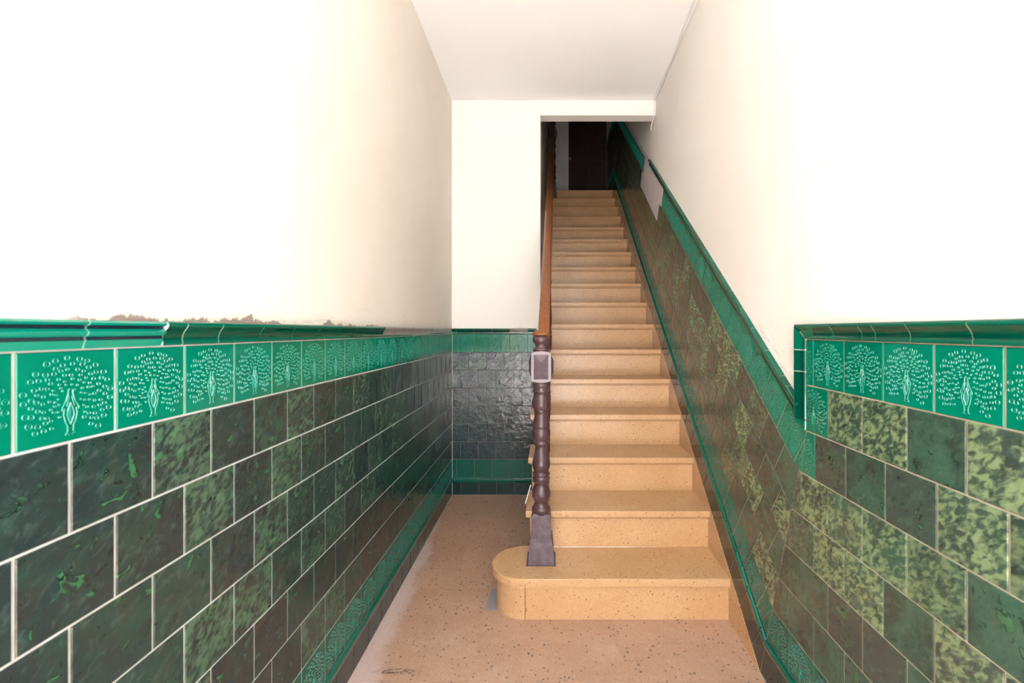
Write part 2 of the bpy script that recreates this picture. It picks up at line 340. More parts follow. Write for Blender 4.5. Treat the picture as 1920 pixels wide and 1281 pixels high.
# ------------------------------------------------------------------ tile meshes (local x along, y up, z out of the wall; z = 0 is the tile face)
TW, THH = 0.1475, 0.1425
def slab(name, w, h, material, c=0.0016, depth=0.005):
    V = []
    for z, k in ((-depth, 0.0), (-c, 0.0), (0.0, c)):
        V += [(-w / 2 + k, -h / 2 + k, z), (w / 2 - k, -h / 2 + k, z), (w / 2 - k, h / 2 - k, z), (-w / 2 + k, h / 2 - k, z)]
    Fs = [[8, 9, 10, 11]]
    for a in (0, 4): Fs += [[a + i, a + (i + 1) % 4, a + 4 + (i + 1) % 4, a + 4 + i] for i in range(4)]
    return me(name, V, Fs, material)
def peacock_mesh(mats):
    V, Fs, I = [], [], []
    w, h, c, dp = TW - 0.0035, THH - 0.0035, 0.0016, 0.005
    for z, k in ((-dp, 0.0), (-c, 0.0), (0.0, c)):
        V += [(-w / 2 + k, -h / 2 + k, z), (w / 2 - k, -h / 2 + k, z), (w / 2 - k, h / 2 - k, z), (-w / 2 + k, h / 2 - k, z)]
    Fs.append([8, 9, 10, 11]); I.append(0)
    for a in (0, 4):
        for i in range(4): Fs.append([a + i, a + (i + 1) % 4, a + 4 + (i + 1) % 4, a + 4 + i]); I.append(0)
    def ring(cx, cy, r, wd, hgt=0.0010, seg=10):
        o = len(V)
        for rr, z in ((r + wd, -0.0001), (r, hgt), (r - wd, -0.0001)):
            for i in range(seg):
                a = 2 * math.pi * i / seg; V.append((cx + rr * math.cos(a), cy + rr * math.sin(a) * 0.95, z))
        for L in (0, 1):
            for i in range(seg):
                i2 = (i + 1) % seg; Fs.append([o + L * seg + i, o + L * seg + i2, o + (L + 1) * seg + i2, o + (L + 1) * seg + i]); I.append(1)
        o = len(V); V.append((cx, cy, hgt * 0.8))
        for i in range(4): V.append((cx + r * 0.3 * math.cos(i * math.pi / 2), cy + r * 0.3 * math.sin(i * math.pi / 2), -0.0001))
        for i in range(4): Fs.append([o, o + 1 + i, o + 1 + (i + 1) % 4]); I.append(1)
    def ribbon(pts, wd, hgt=0.0011):
        P = [Vector((p[0] - 0.5, p[1] - 0.5)) for p in pts]; P = [Vector((p.x * w, p.y * h)) for p in P]; o = len(V)
        for i, p in enumerate(P):
            d = (P[min(i + 1, len(P) - 1)] - P[max(i - 1, 0)]).normalized(); nn = Vector((-d.y, d.x))
            for s, z in ((-1, -0.0001), (0, hgt), (1, -0.0001)): q = p + nn * wd * s; V.append((q.x, q.y, z))
        for i in range(len(P) - 1):
            for s in (0, 1): Fs.append([o + 3 * i + s, o + 3 * i + s + 1, o + 3 * i + s + 4, o + 3 * i + s + 3]); I.append(1)
    rnd = random.Random(4)
    st = 0.0
    for rad, cnt, rr in ((0.12, 9, 0.0014), (0.165, 13, 0.0017), (0.215, 16, 0.0020), (0.27, 19, 0.0024), (0.33, 21, 0.0028), (0.39, 21, 0.0034), (0.455, 21, 0.0040)):
        st = 0.5 - st
        for i in range(cnt):
            a = math.radians(-56 + 292 * (i + st) / (cnt - 0.5)) + rnd.uniform(-0.05, 0.05) * 0.3 / rad
            rj = rad + rnd.uniform(-0.012, 0.012); x = 0.5 + rj * 0.98 * math.cos(a); y = 0.46 + rj * 1.02 * math.sin(a)
            if y > 0.93 or y < 0.10 or abs(x - 0.5) > 0.455: continue
            if abs(x - 0.5) < 0.095 and y < 0.56: continue
            ring((x - 0.5) * w, (y - 0.5) * h, rr * rnd.uniform(0.85, 1.1), 0.0006)
    for s in (-1, 1):
        ribbon([(0.5 + s * a, b) for a, b in ((0.004, 0.575), (0.022, 0.565), (0.024, 0.52), (0.045, 0.45), (0.082, 0.38), (0.088, 0.345), (0.066, 0.36))], 0.0009)
        ribbon([(0.5 + s * a, b) for a, b in ((0.060, 0.37), (0.070, 0.30), (0.052, 0.22), (0.030, 0.17), (0.028, 0.11), (0.052, 0.075), (0.030, 0.085), (0.012, 0.070))], 0.0011)
        ribbon([(0.5 + s * a, b) for a, b in ((0.0, 0.43), (0.030, 0.34), (0.034, 0.28), (0.0, 0.185))], 0.0007)
        ribbon([(0.5 + s * a, b) for a, b in ((0.012, 0.50), (0.026, 0.44), (0.040, 0.39))], 0.0006)
    o = len(V)
    body = [(0.0, 0.41), (0.022, 0.34), (0.026, 0.28), (0.0, 0.20), (-0.026, 0.28), (-0.022, 0.34)]
    V.append((0, (0.31 - 0.5) * h, 0.0018))
    for a, b in body: V.append((a * w, (b - 0.5) * h, 0.0002))
    for i in range(6): Fs.append([o, o + 1 + i, o + 1 + (i + 1) % 6]); I.append(1)
    m = bpy.data.meshes.new('peacock_tile'); m.from_pydata(V, [], Fs); m.materials.append(mats[0]); m.materials.append(mats[1])
    for p, i in zip(m.polygons, I): p.material_index = i
    m.update(); return m
def moulding(name, w, prof, mats, idx=None):
    """profile (y, out) extruded along x, centred in y around its own base line"""
    n = len(prof); V = [(-w / 2, y, z) for y, z in prof] + [(w / 2, y, z) for y, z in prof]
    Fs = [[i, i + 1, n + i + 1, n + i] for i in range(n - 1)] + [list(range(n)), list(range(2 * n - 1, n - 1, -1))]
    m = me(name, V, Fs, mats)
    for i in range(n - 1):
        m.polygons[i].use_smooth = True
        if idx: m.polygons[i].material_index = idx[i]
    m.set_sharp_from_angle(angle=0.9) if hasattr(m, 'set_sharp_from_angle') else None
    return m
RH = 0.046
RAILP = [(0, -0.004), (0, 0.004), (0.002, 0.006), (0.006, 0.0065), (0.010, 0.005), (0.018, 0.006), (0.026, 0.009), (0.033, 0.014), (0.037, 0.017), (0.042, 0.018), (RH, 0.015), (RH + 0.001, 0.010), (RH, -0.004)]
RAILQ = [0, 0, 0, 0, 1, 1, 1, 1, 1, 1, 0, 0]
RAILI = [0, 0, 0, 0, 1, 1, 1, 1, 0, 0, 0, 0]
BANDP = [(0, -0.004), (0, 0.003), (0.006, 0.005), (0.013, 0.008), (0.015, 0.006), (0.019, 0.006), (0.021, 0.011), (0.026, 0.014), (0.030, 0.011), (0.032, 0.008), (0.036, 0.008), (0.038, 0.013), (0.042, 0.017), (RH, 0.013), (RH, -0.004)]
BANDI = [0, 0, 0, 1, 1, 0, 0, 0, 0, 1, 1, 0, 0, 0]
MLH = 0.040                     # ledge moulding above the base tiles
LEDGEP = [(0, -0.004), (0, 0.002), (0.004, 0.004), (0.012, 0.004), (0.015, 0.006), (0.020, 0.008), (0.024, 0.0065), (0.027, 0.0065), (0.031, 0.009), (0.036, 0.008), (0.039, 0.003), (MLH, -0.004)]
_cache = {}
def tile_mesh(kind, w, h):
    key = (kind, round(w, 4), round(h, 4))
    if key not in _cache:
        if kind[:3] == 'pea': _cache[key] = _cache.get(kind) or peacock_mesh((M_pea, M_pea_line) if kind == 'pea' else (M_pea_low, M_pea_low_line)); _cache[kind] = _cache[key]
        elif kind == 'rail': _cache[key] = moulding('rail_tile', w, RAILP, [M_rail, M_rail_dark], RAILI)
        elif kind == 'railp': _cache[key] = moulding('overpainted_rail_tile', w, RAILP, [M_rail, M_rail_painted], RAILQ)
        elif kind == 'band': _cache[key] = moulding('banded_rail_tile', w, BANDP, [M_rail_band, M_groove], BANDI)
        elif kind == 'ledge': _cache[key] = moulding('ledge_tile', w, LEDGEP, M_ledge)
        else: _cache[key] = slab({'base': 'base_tile'}.get(kind, 'dark_tile'), w, h, {'base': M_base, 'dl': M_dark_l, 'db': M_dark_b, 'dr': M_dark_r}[kind])
    return _cache[key]
M_rail_band = glaze('glaze_rail_jade', (0.000, 0.20, 0.135), (0.000, 0.24, 0.165), 0.08, 0.1)
M_ledge = glaze('glaze_ledge_green', (0.000, 0.085, 0.055), (0.000, 0.12, 0.08), 0.07, 0.1)
NAMES = {'pea': 'peacock_tile', 'peal': 'peacock_tile', 'rail': 'rail_tile', 'railp': 'overpainted_rail_tile', 'band': 'banded_rail_tile', 'ledge': 'ledge_tile', 'base': 'base_tile', 'dl': 'dark_tile', 'db': 'dark_tile', 'dr': 'dark_tile'}

class Frame:
    """wall frame: u runs along local x, z is height; local z points into the room"""
    def __init__(s, origin, normal, parent, gap):
        z = Vector(normal).normalized(); y = Vector((0, 0, 1)); x = y.cross(z)
        s.m = Matrix(((x.x, y.x, z.x, origin[0]), (x.y, y.y, z.y, origin[1]), (x.z, y.z, z.z, origin[2]), (0, 0, 0, 1))); s.parent = parent; s.gap = gap
    def put(s, kind, cu, cz, w, h, rot=0.0, cuts=(), gap=None):
        """tile centred at (cu, cz) (mouldings: cz is their lower edge); cuts: ((point), (outward normal)) in wall coordinates"""
        gp = s.gap if gap is None else gap
        ww, hh = w - gp, h - gp
        mould = kind in ('rail', 'railp', 'band', 'ledge')
        cr, sr = math.cos(rot), math.sin(rot)
        lc = []
        ylo, yhi = (0, h) if mould else (-hh / 2, hh / 2)
        for p, n in cuts:
            dx, dz = p[0] - cu, p[1] - cz
            lp = (dx * cr + dz * sr, -dx * sr + dz * cr); ln = (n[0] * cr + n[1] * sr, -n[0] * sr + n[1] * cr)
            L = math.hypot(*ln); ln = (ln[0] / L, ln[1] / L); lp = (lp[0] - ln[0] * gp / 2, lp[1] - ln[1] * gp / 2)
            d = [(x - lp[0]) * ln[0] + (y - lp[1]) * ln[1] for x in (-ww / 2, ww / 2) for y in (ylo, yhi)]
            if min(d) > -0.004: return None
            if max(d) > 1e-5: lc.append((lp, ln))
        m = tile_mesh(kind, ww, hh)
        sc = Matrix.Diagonal((ww / (TW - 0.0035), hh / (THH - 0.0035), 1, 1)) if kind[:3] == 'pea' else Matrix.Identity(4)
        if lc:
            bm = bmesh.new(); bm.from_mesh(m); bm.transform(sc); sc = Matrix.Identity(4)
            for lp, ln in lc:
                gm = bm.verts[:] + bm.edges[:] + bm.faces[:]
                r = bmesh.ops.bisect_plane(bm, geom=gm, plane_co=(lp[0], lp[1], 0), plane_no=(ln[0], ln[1], 0), clear_outer=True)
                es = [e for e in r['geom_cut'] if isinstance(e, bmesh.types.BMEdge) and e.is_valid]
                if kind[:3] != 'pea': bmesh.ops.holes_fill(bm, edges=es, sides=0)
            if not bm.faces: bm.free(); return None
            m2 = bpy.data.meshes.new(NAMES[kind])
            bm.to_mesh(m2); bm.free()
            m2.materials.clear()
            for x in m.materials: m2.materials.append(x)
            m = m2
        mtx = s.m @ Matrix.Translation((cu, cz, 0)) @ Matrix.Rotation(rot, 4, 'Z') @ sc
        return ob(NAMES[kind], m, s.parent, mtx)

def bed(name, poly, m, parent, frame, z0=-0.0045, z1=-0.0022):
    V, Fs = prism(poly, z0, z1); return ob(name, me(name, V, Fs, m), parent, frame.m)

# ------------------------------------------------------------------ left wall tiling
PL = 0.149; ROW = 0.1447; Z0 = EYE - 0.030
KL = math.hypot(1, 0.01295)
fl = Frame((xl(0), 0, 0), (1, 0.01295, 0), wall_left, 0.0042)
A0, A1 = -0.16, YB * KL - 0.002
lims = (((A0, 0), (-1, 0)), ((A1, 0), (1, 0)))
def rail_bed(frame, u0, u1, z, rot=0.0, hgt=RH, m=None):
    me_ = moulding('rail_grout', u1 - u0, [(y * (hgt - 0.001) / RH, o - 0.0018) for y, o in RAILP], m)
    c, s_ = math.cos(rot), math.sin(rot); mid = (u0 + u1) / 2
    return me_, mid
bed('grout_bed', [(A0, 0.0), (A1, 0.0), (A1, Z0 + 0.03), (A0, Z0 + 0.03)], M_grout_l, wall_left, fl)
def run(frame, kind, start, pitch, cz, h, lo, hi, cuts, gap=None, skip=None):
    k0 = int(math.floor((lo - start) / pitch)) - 1
    a = start + k0 * pitch
    while a < hi + pitch:
        if a + pitch > lo and a < hi and not (skip and skip(a + pitch / 2)): frame.put(kind, a + pitch / 2, cz, pitch, h, 0.0, cuts, gap)
        a += pitch
LS = 0.6273
run(fl, 'pea', LS, PL, Z0 - ROW / 2, ROW, A0, A1, lims)
for r in range(1, 7):
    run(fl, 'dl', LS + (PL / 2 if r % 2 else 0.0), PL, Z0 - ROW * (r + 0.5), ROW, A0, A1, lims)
run(fl, 'peal', LS, PL, Z0 - ROW * 7.5, ROW, A0, A1, lims)
ZL = Z0 - ROW * 8
run(fl, 'ledge', LS + PL / 2, PL, ZL - MLH, MLH, A0, A1, lims, 0.0025)
HB = ZL - MLH
run(fl, 'base', LS + PL / 2, PL, HB / 2, HB, A0, A1, lims)
edges = [-0.17, -0.023, 0.126, 0.275, 0.422, 0.570, 0.7180, 0.8656, 0.9130, 1.0142]
while edges[-1] < A1: edges.append(edges[-1] + 0.1475)
for a, b in zip(edges, edges[1:]):
    fl.put('band' if b < 0.87 else 'rail' if b < 2.1 else 'railp', (a + b) / 2, Z0 + 0.001, b - a, RH, 0.0, lims, 0.004 if b < 1.02 else 0.0028)

rg, mid_ = rail_bed(fl, 0.867, A1, Z0, 0, RH, M_grout_l)
ob('rail_grout', rg, wall_left, fl.m @ Matrix.Translation((mid_, Z0 + 0.001, 0)))
rg = moulding('rail_grout', 0.865 - A0, [(y, o - 0.0024) for y, o in BANDP], M_grout_l)
ob('rail_grout', rg, wall_left, fl.m @ Matrix.Translation(((0.865 + A0) / 2, Z0 + 0.001, 0)))

# ------------------------------------------------------------------ end wall tiling
PB = 0.1435
fb = Frame((0, YB, 0), (0, -1, 0), wall_back, 0.0020)
B0, B1 = xl(YB) + 0.0012, xw(YB) - 0.03
limb = (((B0, 0), (-1, 0)), ((B1, 0), (1, 0)))
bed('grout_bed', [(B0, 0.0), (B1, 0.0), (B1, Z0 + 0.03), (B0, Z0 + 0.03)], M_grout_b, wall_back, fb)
BS = B0 + 0.034
run(fb, 'pea', BS, PB, Z0 - ROW / 2, ROW, B0, B1, limb)
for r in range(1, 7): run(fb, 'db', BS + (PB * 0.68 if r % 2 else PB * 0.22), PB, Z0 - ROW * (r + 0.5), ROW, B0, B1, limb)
run(fb, 'peal', BS, PB, Z0 - ROW * 7.5, ROW, B0, B1, limb)
run(fb, 'ledge', BS + PB * 0.25, PB, ZL - MLH, MLH, B0, B1, limb)
run(fb, 'base', BS + PB * 0.25, PB, HB / 2, HB, B0, B1, limb)
run(fb, 'rail', BS, PB, Z0, RH, B0, B1, limb, None, lambda u: u > -0.36)
run(fb, 'railp', BS, PB, Z0, RH, B0, B1, limb, None, lambda u: u < -0.36)

rg, mid_ = rail_bed(fb, B0, B1, Z0, 0, RH, M_grout_b)
ob('rail_grout', rg, wall_back, fb.m @ Matrix.Translation((mid_, Z0, 0)))

# ------------------------------------------------------------------ right wall tiling (u = -distance from the viewer)
fr = Frame((xr(0), 0, 0), (-1, 0.019, 0), wall_right, 0.0034)
PR = 0.1477; QR = 0.1412; ZR = EYE - 0.0276; ZJ = ZR - 2 * ROW
J = (-1.4144, ZJ)
MIT = (-TM, -1.0)                                         # mitre line, running down and away
near_cut = (J, (-1.0, TM)); slope_cut = (J, (1.0, -TM))
YM = 1.4144 + (3.06 + EYE - ZJ) / math.tan(TH)            # dado levels off again on the landing
ZM = ZJ + (YM - 1.4144) * math.tan(TH); J2 = (-YM, ZM)
slope_top = (J2, (-1.0, TM)); land_cut = (J2, (1.0, -TM))
QB = [0, QR, 2 * QR, 3 * QR, 4 * QR, 5 * QR, 6 * QR]; QL = 6 * QR + MLH; QE = ZJ
NEAR = 0.16
def R2(y, z): return (-y, z)
down = lambda P, q: (P[0] - TM * q, P[1] - q)
far_u = -(YLAND - 0.003)
bed('grout_bed', [(NEAR, 0), down(J, QE), down(J2, QE), (far_u, down(J2, QE)[1]), (far_u, ZM + 0.004), (J2[0], ZM + 0.004), (J[0] - 0.03, J[1] + 0.03), (J[0] - 0.03, ZR + 0.03), (NEAR, ZR + 0.03)], M_grout_r, wall_right, fr)
side_cut = ((-1.4144, 0), (-1, 0)); near_lim = ((NEAR, 0), (1, 0))
# level part near the viewer
RS = -0.7863
run(fr, 'pea', RS, PR, ZR - ROW / 2, ROW, -1.4144, NEAR, (side_cut, near_lim))
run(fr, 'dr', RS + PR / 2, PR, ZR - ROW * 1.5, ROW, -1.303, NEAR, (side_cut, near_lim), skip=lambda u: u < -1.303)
fr.put('pea', -1.303 - PR / 2, ZR - ROW * 1.5, PR, ROW, 0, (side_cut,))
for r in range(5):
    zc = ZJ - QR * (r + 0.5); off = 0.0 if r % 2 == 0 else PR / 2
    if r == 0:
        fr.put('pea', -1.370 - PR / 2, zc, PR, QR, 0, (near_cut,))
        run(fr, 'dr', -1.370 + PR * 0, PR, zc, QR, -1.3705, NEAR, (near_lim,), skip=lambda u: u < -1.371)
    else: run(fr, 'dr', RS + off, PR, zc, QR, -1.9, NEAR, (near_cut, near_lim))
run(fr, 'peal', RS, PR, ZJ - QR * 5.5, QR, -1.9, NEAR, (near_cut, near_lim))
run(fr, 'ledge', RS + PR / 2, PR, ZJ - QL, MLH, -1.95, NEAR, (near_cut, near_lim), 0.0025)
run(fr, 'base', RS + PR / 2, PR, (ZJ - QL) / 2, ZJ - QL, -1.95, NEAR, (near_cut, near_lim))
# sloping part beside the steps
def S(s, q): return (J[0] - CO * s - SI * q, J[1] + SI * s - CO * q)
def srun(kind, s0, q, h, s_end, cuts, pitch=0.148, skip=None, gap=None):
    s = s0 - 5 * pitch
    while s < s_end:
        if not (skip and skip(s + pitch / 2)):
            c = S(s + pitch / 2, q); fr.put(kind, c[0], c[1], pitch, h, -TH, cuts, gap)
        s += pitch
SE = (YM - 1.4144) / CO + 0.6
SC = (slope_cut, slope_top); PS = 0.148; SJ = 0.1414
bare0, bare1 = SJ + 15 * PS, SJ + 21 * PS
srun('pea', SJ, QR * 0.5, QR, SE, SC, PS, lambda s: bare0 < s < bare1, 0.0030)
for r in range(1, 5):
    off = PS / 2 if r % 2 else 0
    srun('dr', SJ + off, QR * (r + 0.5), QR, SE, SC, PS, (lambda s: bare0 + PS / 2 < s < bare1 + PS / 2) if r == 1 else None, 0.0030)
srun('peal', SJ, QR * 5.5, QR, SE, SC, PS, None, 0.0030)
srun('ledge', SJ + PS / 2, QL, MLH, SE, SC, PS, None, 0.0030)
srun('base', SJ + PS / 2, (QL + QE) / 2, QE - QL, SE, SC, PS, None, 0.0030)
# level part on the landing
LC = (land_cut, ((far_u, 0), (-1, 0)))
run(fr, 'pea', far_u, PR, ZM - QR * 0.5, QR, far_u, -YM + 0.1, LC)
for r in range(1, 5): run(fr, 'dr', far_u + (PR / 2 if r % 2 else 0), PR, ZM - QR * (r + 0.5), QR, far_u, -YM + 0.1, LC)
run(fr, 'peal', far_u, PR, ZM - QR * 5.5, QR, far_u, -YM + 0.1, LC)
run(fr, 'base', far_u, PR, ZM - (6 * QR + QE) / 2, QE - 6 * QR, far_u, -YM + 0.1, LC)
# rails: level, upright and sloping, mitred at the corner
cn = (-1.4144 - RH, ZR + RH)                              # outer corner
rail_cut_a = (cn, (-1.0, -1.0)); rail_cut_b = (cn, (1.0, 1.0))
re_ = [-1.4616 + 0.000, -1.3690, -1.2680, -1.1480, -1.0990, -0.9900]
while re_[-1] < NEAR: re_.append(re_[-1] + 0.1485)
for a, b in zip(re_, re_[1:]):
    if a > -0.98: w_ = b - a
    fr.put('rail', (a + b) / 2, ZR + 0.001, b - a, RH, 0, (rail_cut_a, near_lim), 0.0032)
M_sl = (( -1.4144 - RH, 0), (-1, 0))
# upright pieces: moulding turned so that its "top" faces away from the viewer (u negative): rotate +90 degrees
sl_line = (S(0, 0), (-SI, -CO))
zz = [ZR + RH, ZR - 0.034, ZR - 0.103, ZR - 0.255, ZJ - 0.03]
for a, b in zip(zz, zz[1:]):
    fr.put('rail', -1.4144, (a + b) / 2, a - b, RH, math.pi / 2, (rail_cut_b, (S(0, 0), (-SI, -CO))), 0.0030)
se = [-0.08, 0.09, 0.155, 0.208, 0.350, 0.494, 0.640]
while se[-1] < 2.95: se.append(se[-1] + 0.147)
for a, b in zip(se, se[1:]):
    c = S((a + b) / 2, -0.0028)
    fr.put('rail', c[0], c[1], b - a, RH + 0.004, -TH, (((-1.4144 - RH * 0.55, 0), (1, 0)),), 0.0026)
rg, mid_ = rail_bed(fr, -1.4144 - RH * 0.5, NEAR, ZR, 0, RH, M_grout_r)
ob('rail_grout', rg, wall_right, fr.m @ Matrix.Translation((mid_, ZR + 0.001, 0)))
rg, mid_ = rail_bed(fr, ZJ + 0.075, ZR + RH * 0.5, 0, 0, RH, M_grout_r)
ob('rail_grout', rg, wall_right, fr.m @ Matrix.Translation((-1.4144, mid_, 0)) @ Matrix.Rotation(math.pi / 2, 4, 'Z'))
rg, mid_ = rail_bed(fr, 0.10, se[-1] - 0.004, 0, 0, RH, M_grout_r); cc = S(mid_, -0.0028)
ob('rail_grout', rg, wall_right, fr.m @ Matrix.Translation((cc[0], cc[1], 0)) @ Matrix.Rotation(-TH, 4, 'Z'))
# bare plaster where tiles have fallen off
V, Fs = prism([S(bare0, 0.0), S(bare1, 0.0), S(bare1, QR), S(bare1 + PS / 2, QR), S(bare1 + PS / 2, 2 * QR), S(bare0 + PS / 2, 2 * QR), S(bare0 + PS / 2, QR), S(bare0, QR)], -0.0040, -0.0012)
ob('bare_plaster', me('bare_plaster', V, Fs, M_stucco), wall_right, fr.m, label='pale bare plaster where two rows of tiles are missing')
V, Fs = prism([S(se[-1], 0.0), S(SE - 0.6, 0.0), S(SE - 0.6, -0.05), S(se[-1], -0.05)], -0.0040, -0.0008)
ob('bare_plaster', me('bare_plaster', V, Fs, M_stucco), wall_right, fr.m, label='pale grey plaster strip where the rail tiles are missing')
# cracked edge of the plaster above the sloping rail
rc = random.Random(3)
def crack(y0, z0, y1, z1, w, n, m, name, lab=None, depth=0.0006):
    top, bot = [], []
    for i in range(n + 1):
        t = i / n; y = y0 + (y1 - y0) * t; z = z0 + (z1 - z0) * t + rc.uniform(-0.008, 0.008); hw = w * rc.uniform(0.25, 1.0) * (0.25 + math.sin(math.pi * min(max(t, 0.02), 0.98)))
        top.append((-y, z + hw)); bot.append((-y, z - hw))
    V, Fs = [], []
    for a, b in zip(top, bot):
        V += [(a[0], a[1], -BACK), (b[0], b[1], -BACK), (a[0], a[1], -BACK + depth), (b[0], b[1], -BACK + depth)]
    for i in range(n):
        o = 4 * i; Fs += [[o + 2, o + 3, o + 7, o + 6], [o, o + 2, o + 6, o + 4], [o + 1, o + 5, o + 7, o + 3]]
    Fs += [[0, 1, 3, 2], [4 * n, 4 * n + 2, 4 * n + 3, 4 * n + 1]]
    o = ob(name, me(name, V, Fs, m), wall_right, fr.m)
    if lab: o['label'] = lab
def wy_(u, v): y = 657.7 / (u - 1047); return y, EYE + (620 - v) / F * y
pts = [(1420, 603), (1431, 632), (1437, 638), (1449, 650), (1458, 670), (1463, 686), (1472, 697)]
for a, b in zip(pts, pts[1:]):
    y0, z0 = wy_(*a); y1, z1 = wy_(*b); crack(y0, z0, y1, z1, 0.0011, 6, M_crack, 'crack', None, 0.0004)
for (a, b, w) in (((1432, 615), (1447, 646), 0.010), ((1473, 692), (1489, 700), 0.007)):
    y0, z0 = wy_(*a); y1, z1 = wy_(*b); crack(y0, z0, y1, z1, w, 6, M_flake, 'flaked_plaster', None, 0.0008)

pts = [(1447, 342), (1470, 327), (1530, 312), (1562, 300), (1600, 278), (1655, 243), (1690, 222), (1730, 192), (1785, 160)]
for a, b in zip(pts, pts[1:]):
    y0, z0 = wy_(*a); y1, z1 = wy_(*b); crack(y0, z0, y1, z1, 0.0007, 6, M_hair, 'hairline_crack', None, 0.0003)

# ------------------------------------------------------------------ staircase
stairs = ob('staircase', None, label='straight flight of speckled ochre terrazzo steps rising to a dark door', category='staircase')
XS = -0.124                                               # free left end of the lower steps
def left_end(n): return (lambda y: XS) if n <= 6 else (lambda y: xw(y) - 0.002)
def profile_x(prof, fl_, fr_):
    n = len(prof); V = [(fl_(y), y, z) for y, z in prof] + [(fr_(y), y, z) for y, z in prof]
    return V, [[i, (i + 1) % n, n + (i + 1) % n, n + i] for i in range(n)] + [list(range(n)), list(range(2 * n - 1, n - 1, -1))]
TT = 0.034
rgt = lambda y: xr(y) + 0.003
def arc_outline(off, x_stop=None):
    """plan of the first step: front line, rounded left end, back"""
    r = 0.16 - off; cx, cy = -0.123, Y1 + 0.16
    pts = [(cx + r * math.cos(a), cy + r * math.sin(a)) for a in [math.radians(270 - 180 * i / 28) for i in range(29)]]
    return pts
for n in range(1, 18):
    y, z = Y1 + (n - 1) * T_, n * R_
    back = (YLAND - 0.002) if n == 17 else y + T_ + 0.03
    le = left_end(n)
    if n == 1:
        for nm, off, za, zb in (('tread', 0.0, z - TT, z), ('nosing_bead', 0.010, z - TT - 0.011, z - TT)):
            o_ = arc_outline(off); poly = [(rgt(Y1 + off), Y1 + off)] + o_ + [(0.0, o_[-1][1]), (0.0, back), (rgt(back), back)]
            c = 0.004 if nm == 'tread' else 0.0
            V, Fs = prism(poly, za, zb); m = me(nm, V, Fs, M_step)
            if c:
                bm = bmesh.new(); bm.from_mesh(m)
                es = [e for e in bm.edges if all(v.co.z > zb - 1e-6 for v in e.verts)]
                bmesh.ops.bevel(bm, geom=es, offset=c, segments=2, affect='EDGES', profile=0.6); bm.to_mesh(m); bm.free()
            ob(nm, m, stairs)
        o_ = arc_outline(0.021); xg = -0.1135; zr = z - TT - 0.011
        V, Fs = prism([(rgt(Y1 + .021), Y1 + .021), (xg + 0.0012, Y1 + .021), (xg + 0.0012, Y1 + 0.06), (rgt(Y1 + 0.06), Y1 + 0.06)], 0.0, zr)
        ob('riser', me('riser', V, Fs, M_step), stairs)
        poly = [(xg - 0.0012, Y1 + .021)] + o_ + [(0.0, o_[-1][1]), (0.0, Y1 + 0.075), (xg - 0.0012, Y1 + 0.075)]
        V, Fs = prism(poly, 0.0, zr); ob('rounded_riser', me('rounded_riser', V, Fs, M_step), stairs, label='curved end block of the bottom step, split from the riser by a dark joint')
        continue
    pf = [(y + 0.003, z), (back, z), (back, z - TT), (y + 0.004, z - TT), (y, z - TT + 0.004), (y, z - 0.004), (y + 0.001, z - 0.001)]
    V, Fs = profile_x(pf, le, rgt); ob('tread', me('tread', V, Fs, M_step), stairs)
    ins = 0.0 if n > 6 else 0.010
    zb = z - TT; b2 = y + 0.05
    pf = [(y + 0.014, zb), (b2, zb), (b2, zb - 0.011), (y + 0.020, zb - 0.011), (y + 0.014, zb - 0.006)]
    V, Fs = profile_x(pf, lambda q: le(q) + ins, rgt); ob('nosing_bead', me('nosing_bead', V, Fs, M_step), stairs)
    z0 = z - R_; zr = zb - 0.011; ins = 0.0 if n > 6 else 0.020
    pf = [(y + 0.027, z0), (y + 0.05, z0), (y + 0.05, zr), (y + 0.027, zr)]
    V, Fs = profile_x(pf, lambda q: le(q) + ins, rgt); ob('riser', me('riser', V, Fs, M_step), stairs)
# closed side under the lower steps
poly = [(Y1 + T_ + 0.03, 0.0)]
for n in range(2, 7):
    y = Y1 + (n - 1) * T_ + 0.03; poly += [(y, (n - 1) * R_ - TT if n > 2 else 0.0), (y, n * R_ - TT)]
poly += [(YB + 0.0, 6 * R_ - TT), (YB + 0.0, 0.0)]
poly = poly[1:]
V, Fs = prism(poly, XS + 0.022, XS + 0.06, 'x')
ob('side_panel', me('side_panel', V, Fs, M_wall_b), stairs, label='cream plaster panel closing the side under the steps')
# wall string: terrazzo skirting between the steps and the sloping tiles
st = [(J[0] - TM * QE, 0.0)]
lo = S(0, QE)
V, Fs = prism([down(J, QE), down(J2, QE), (down(J2, QE)[0], down(J2, QE)[1] - 0.25), (-(Y1 + 0.15), 0.0)], -0.004, 0.0012)
ob('wall_string', me('wall_string', V, Fs, M_step), stairs, fr.m, label='flat ochre skirting along the wall beside the steps')
# loose pale strip hanging at the side of the second step
def bar(p0, p1, r, seg=6):
    p0, p1 = Vector(p0), Vector(p1); d = (p1 - p0).normalized(); a = d.cross(Vector((0, 1, 0.3))).normalized(); b = d.cross(a)
    V = [tuple(p + (a * math.cos(2 * math.pi * i / seg) + b * math.sin(2 * math.pi * i / seg)) * r) for p in (p0, p1) for i in range(seg)]
    return V, [list(range(seg)), list(range(2 * seg - 1, seg - 1, -1))] + [[i, (i + 1) % seg, seg + (i + 1) % seg, seg + i] for i in range(seg)]
V, Fs = bar((-0.134, 2.45, EYE - 0.946), (-0.107, 2.50, EYE - 0.862), 0.0028)
ob('edge_strip', me('edge_strip', V, Fs, M_white), stairs, label='thin loose pale strip at the side of the second step')

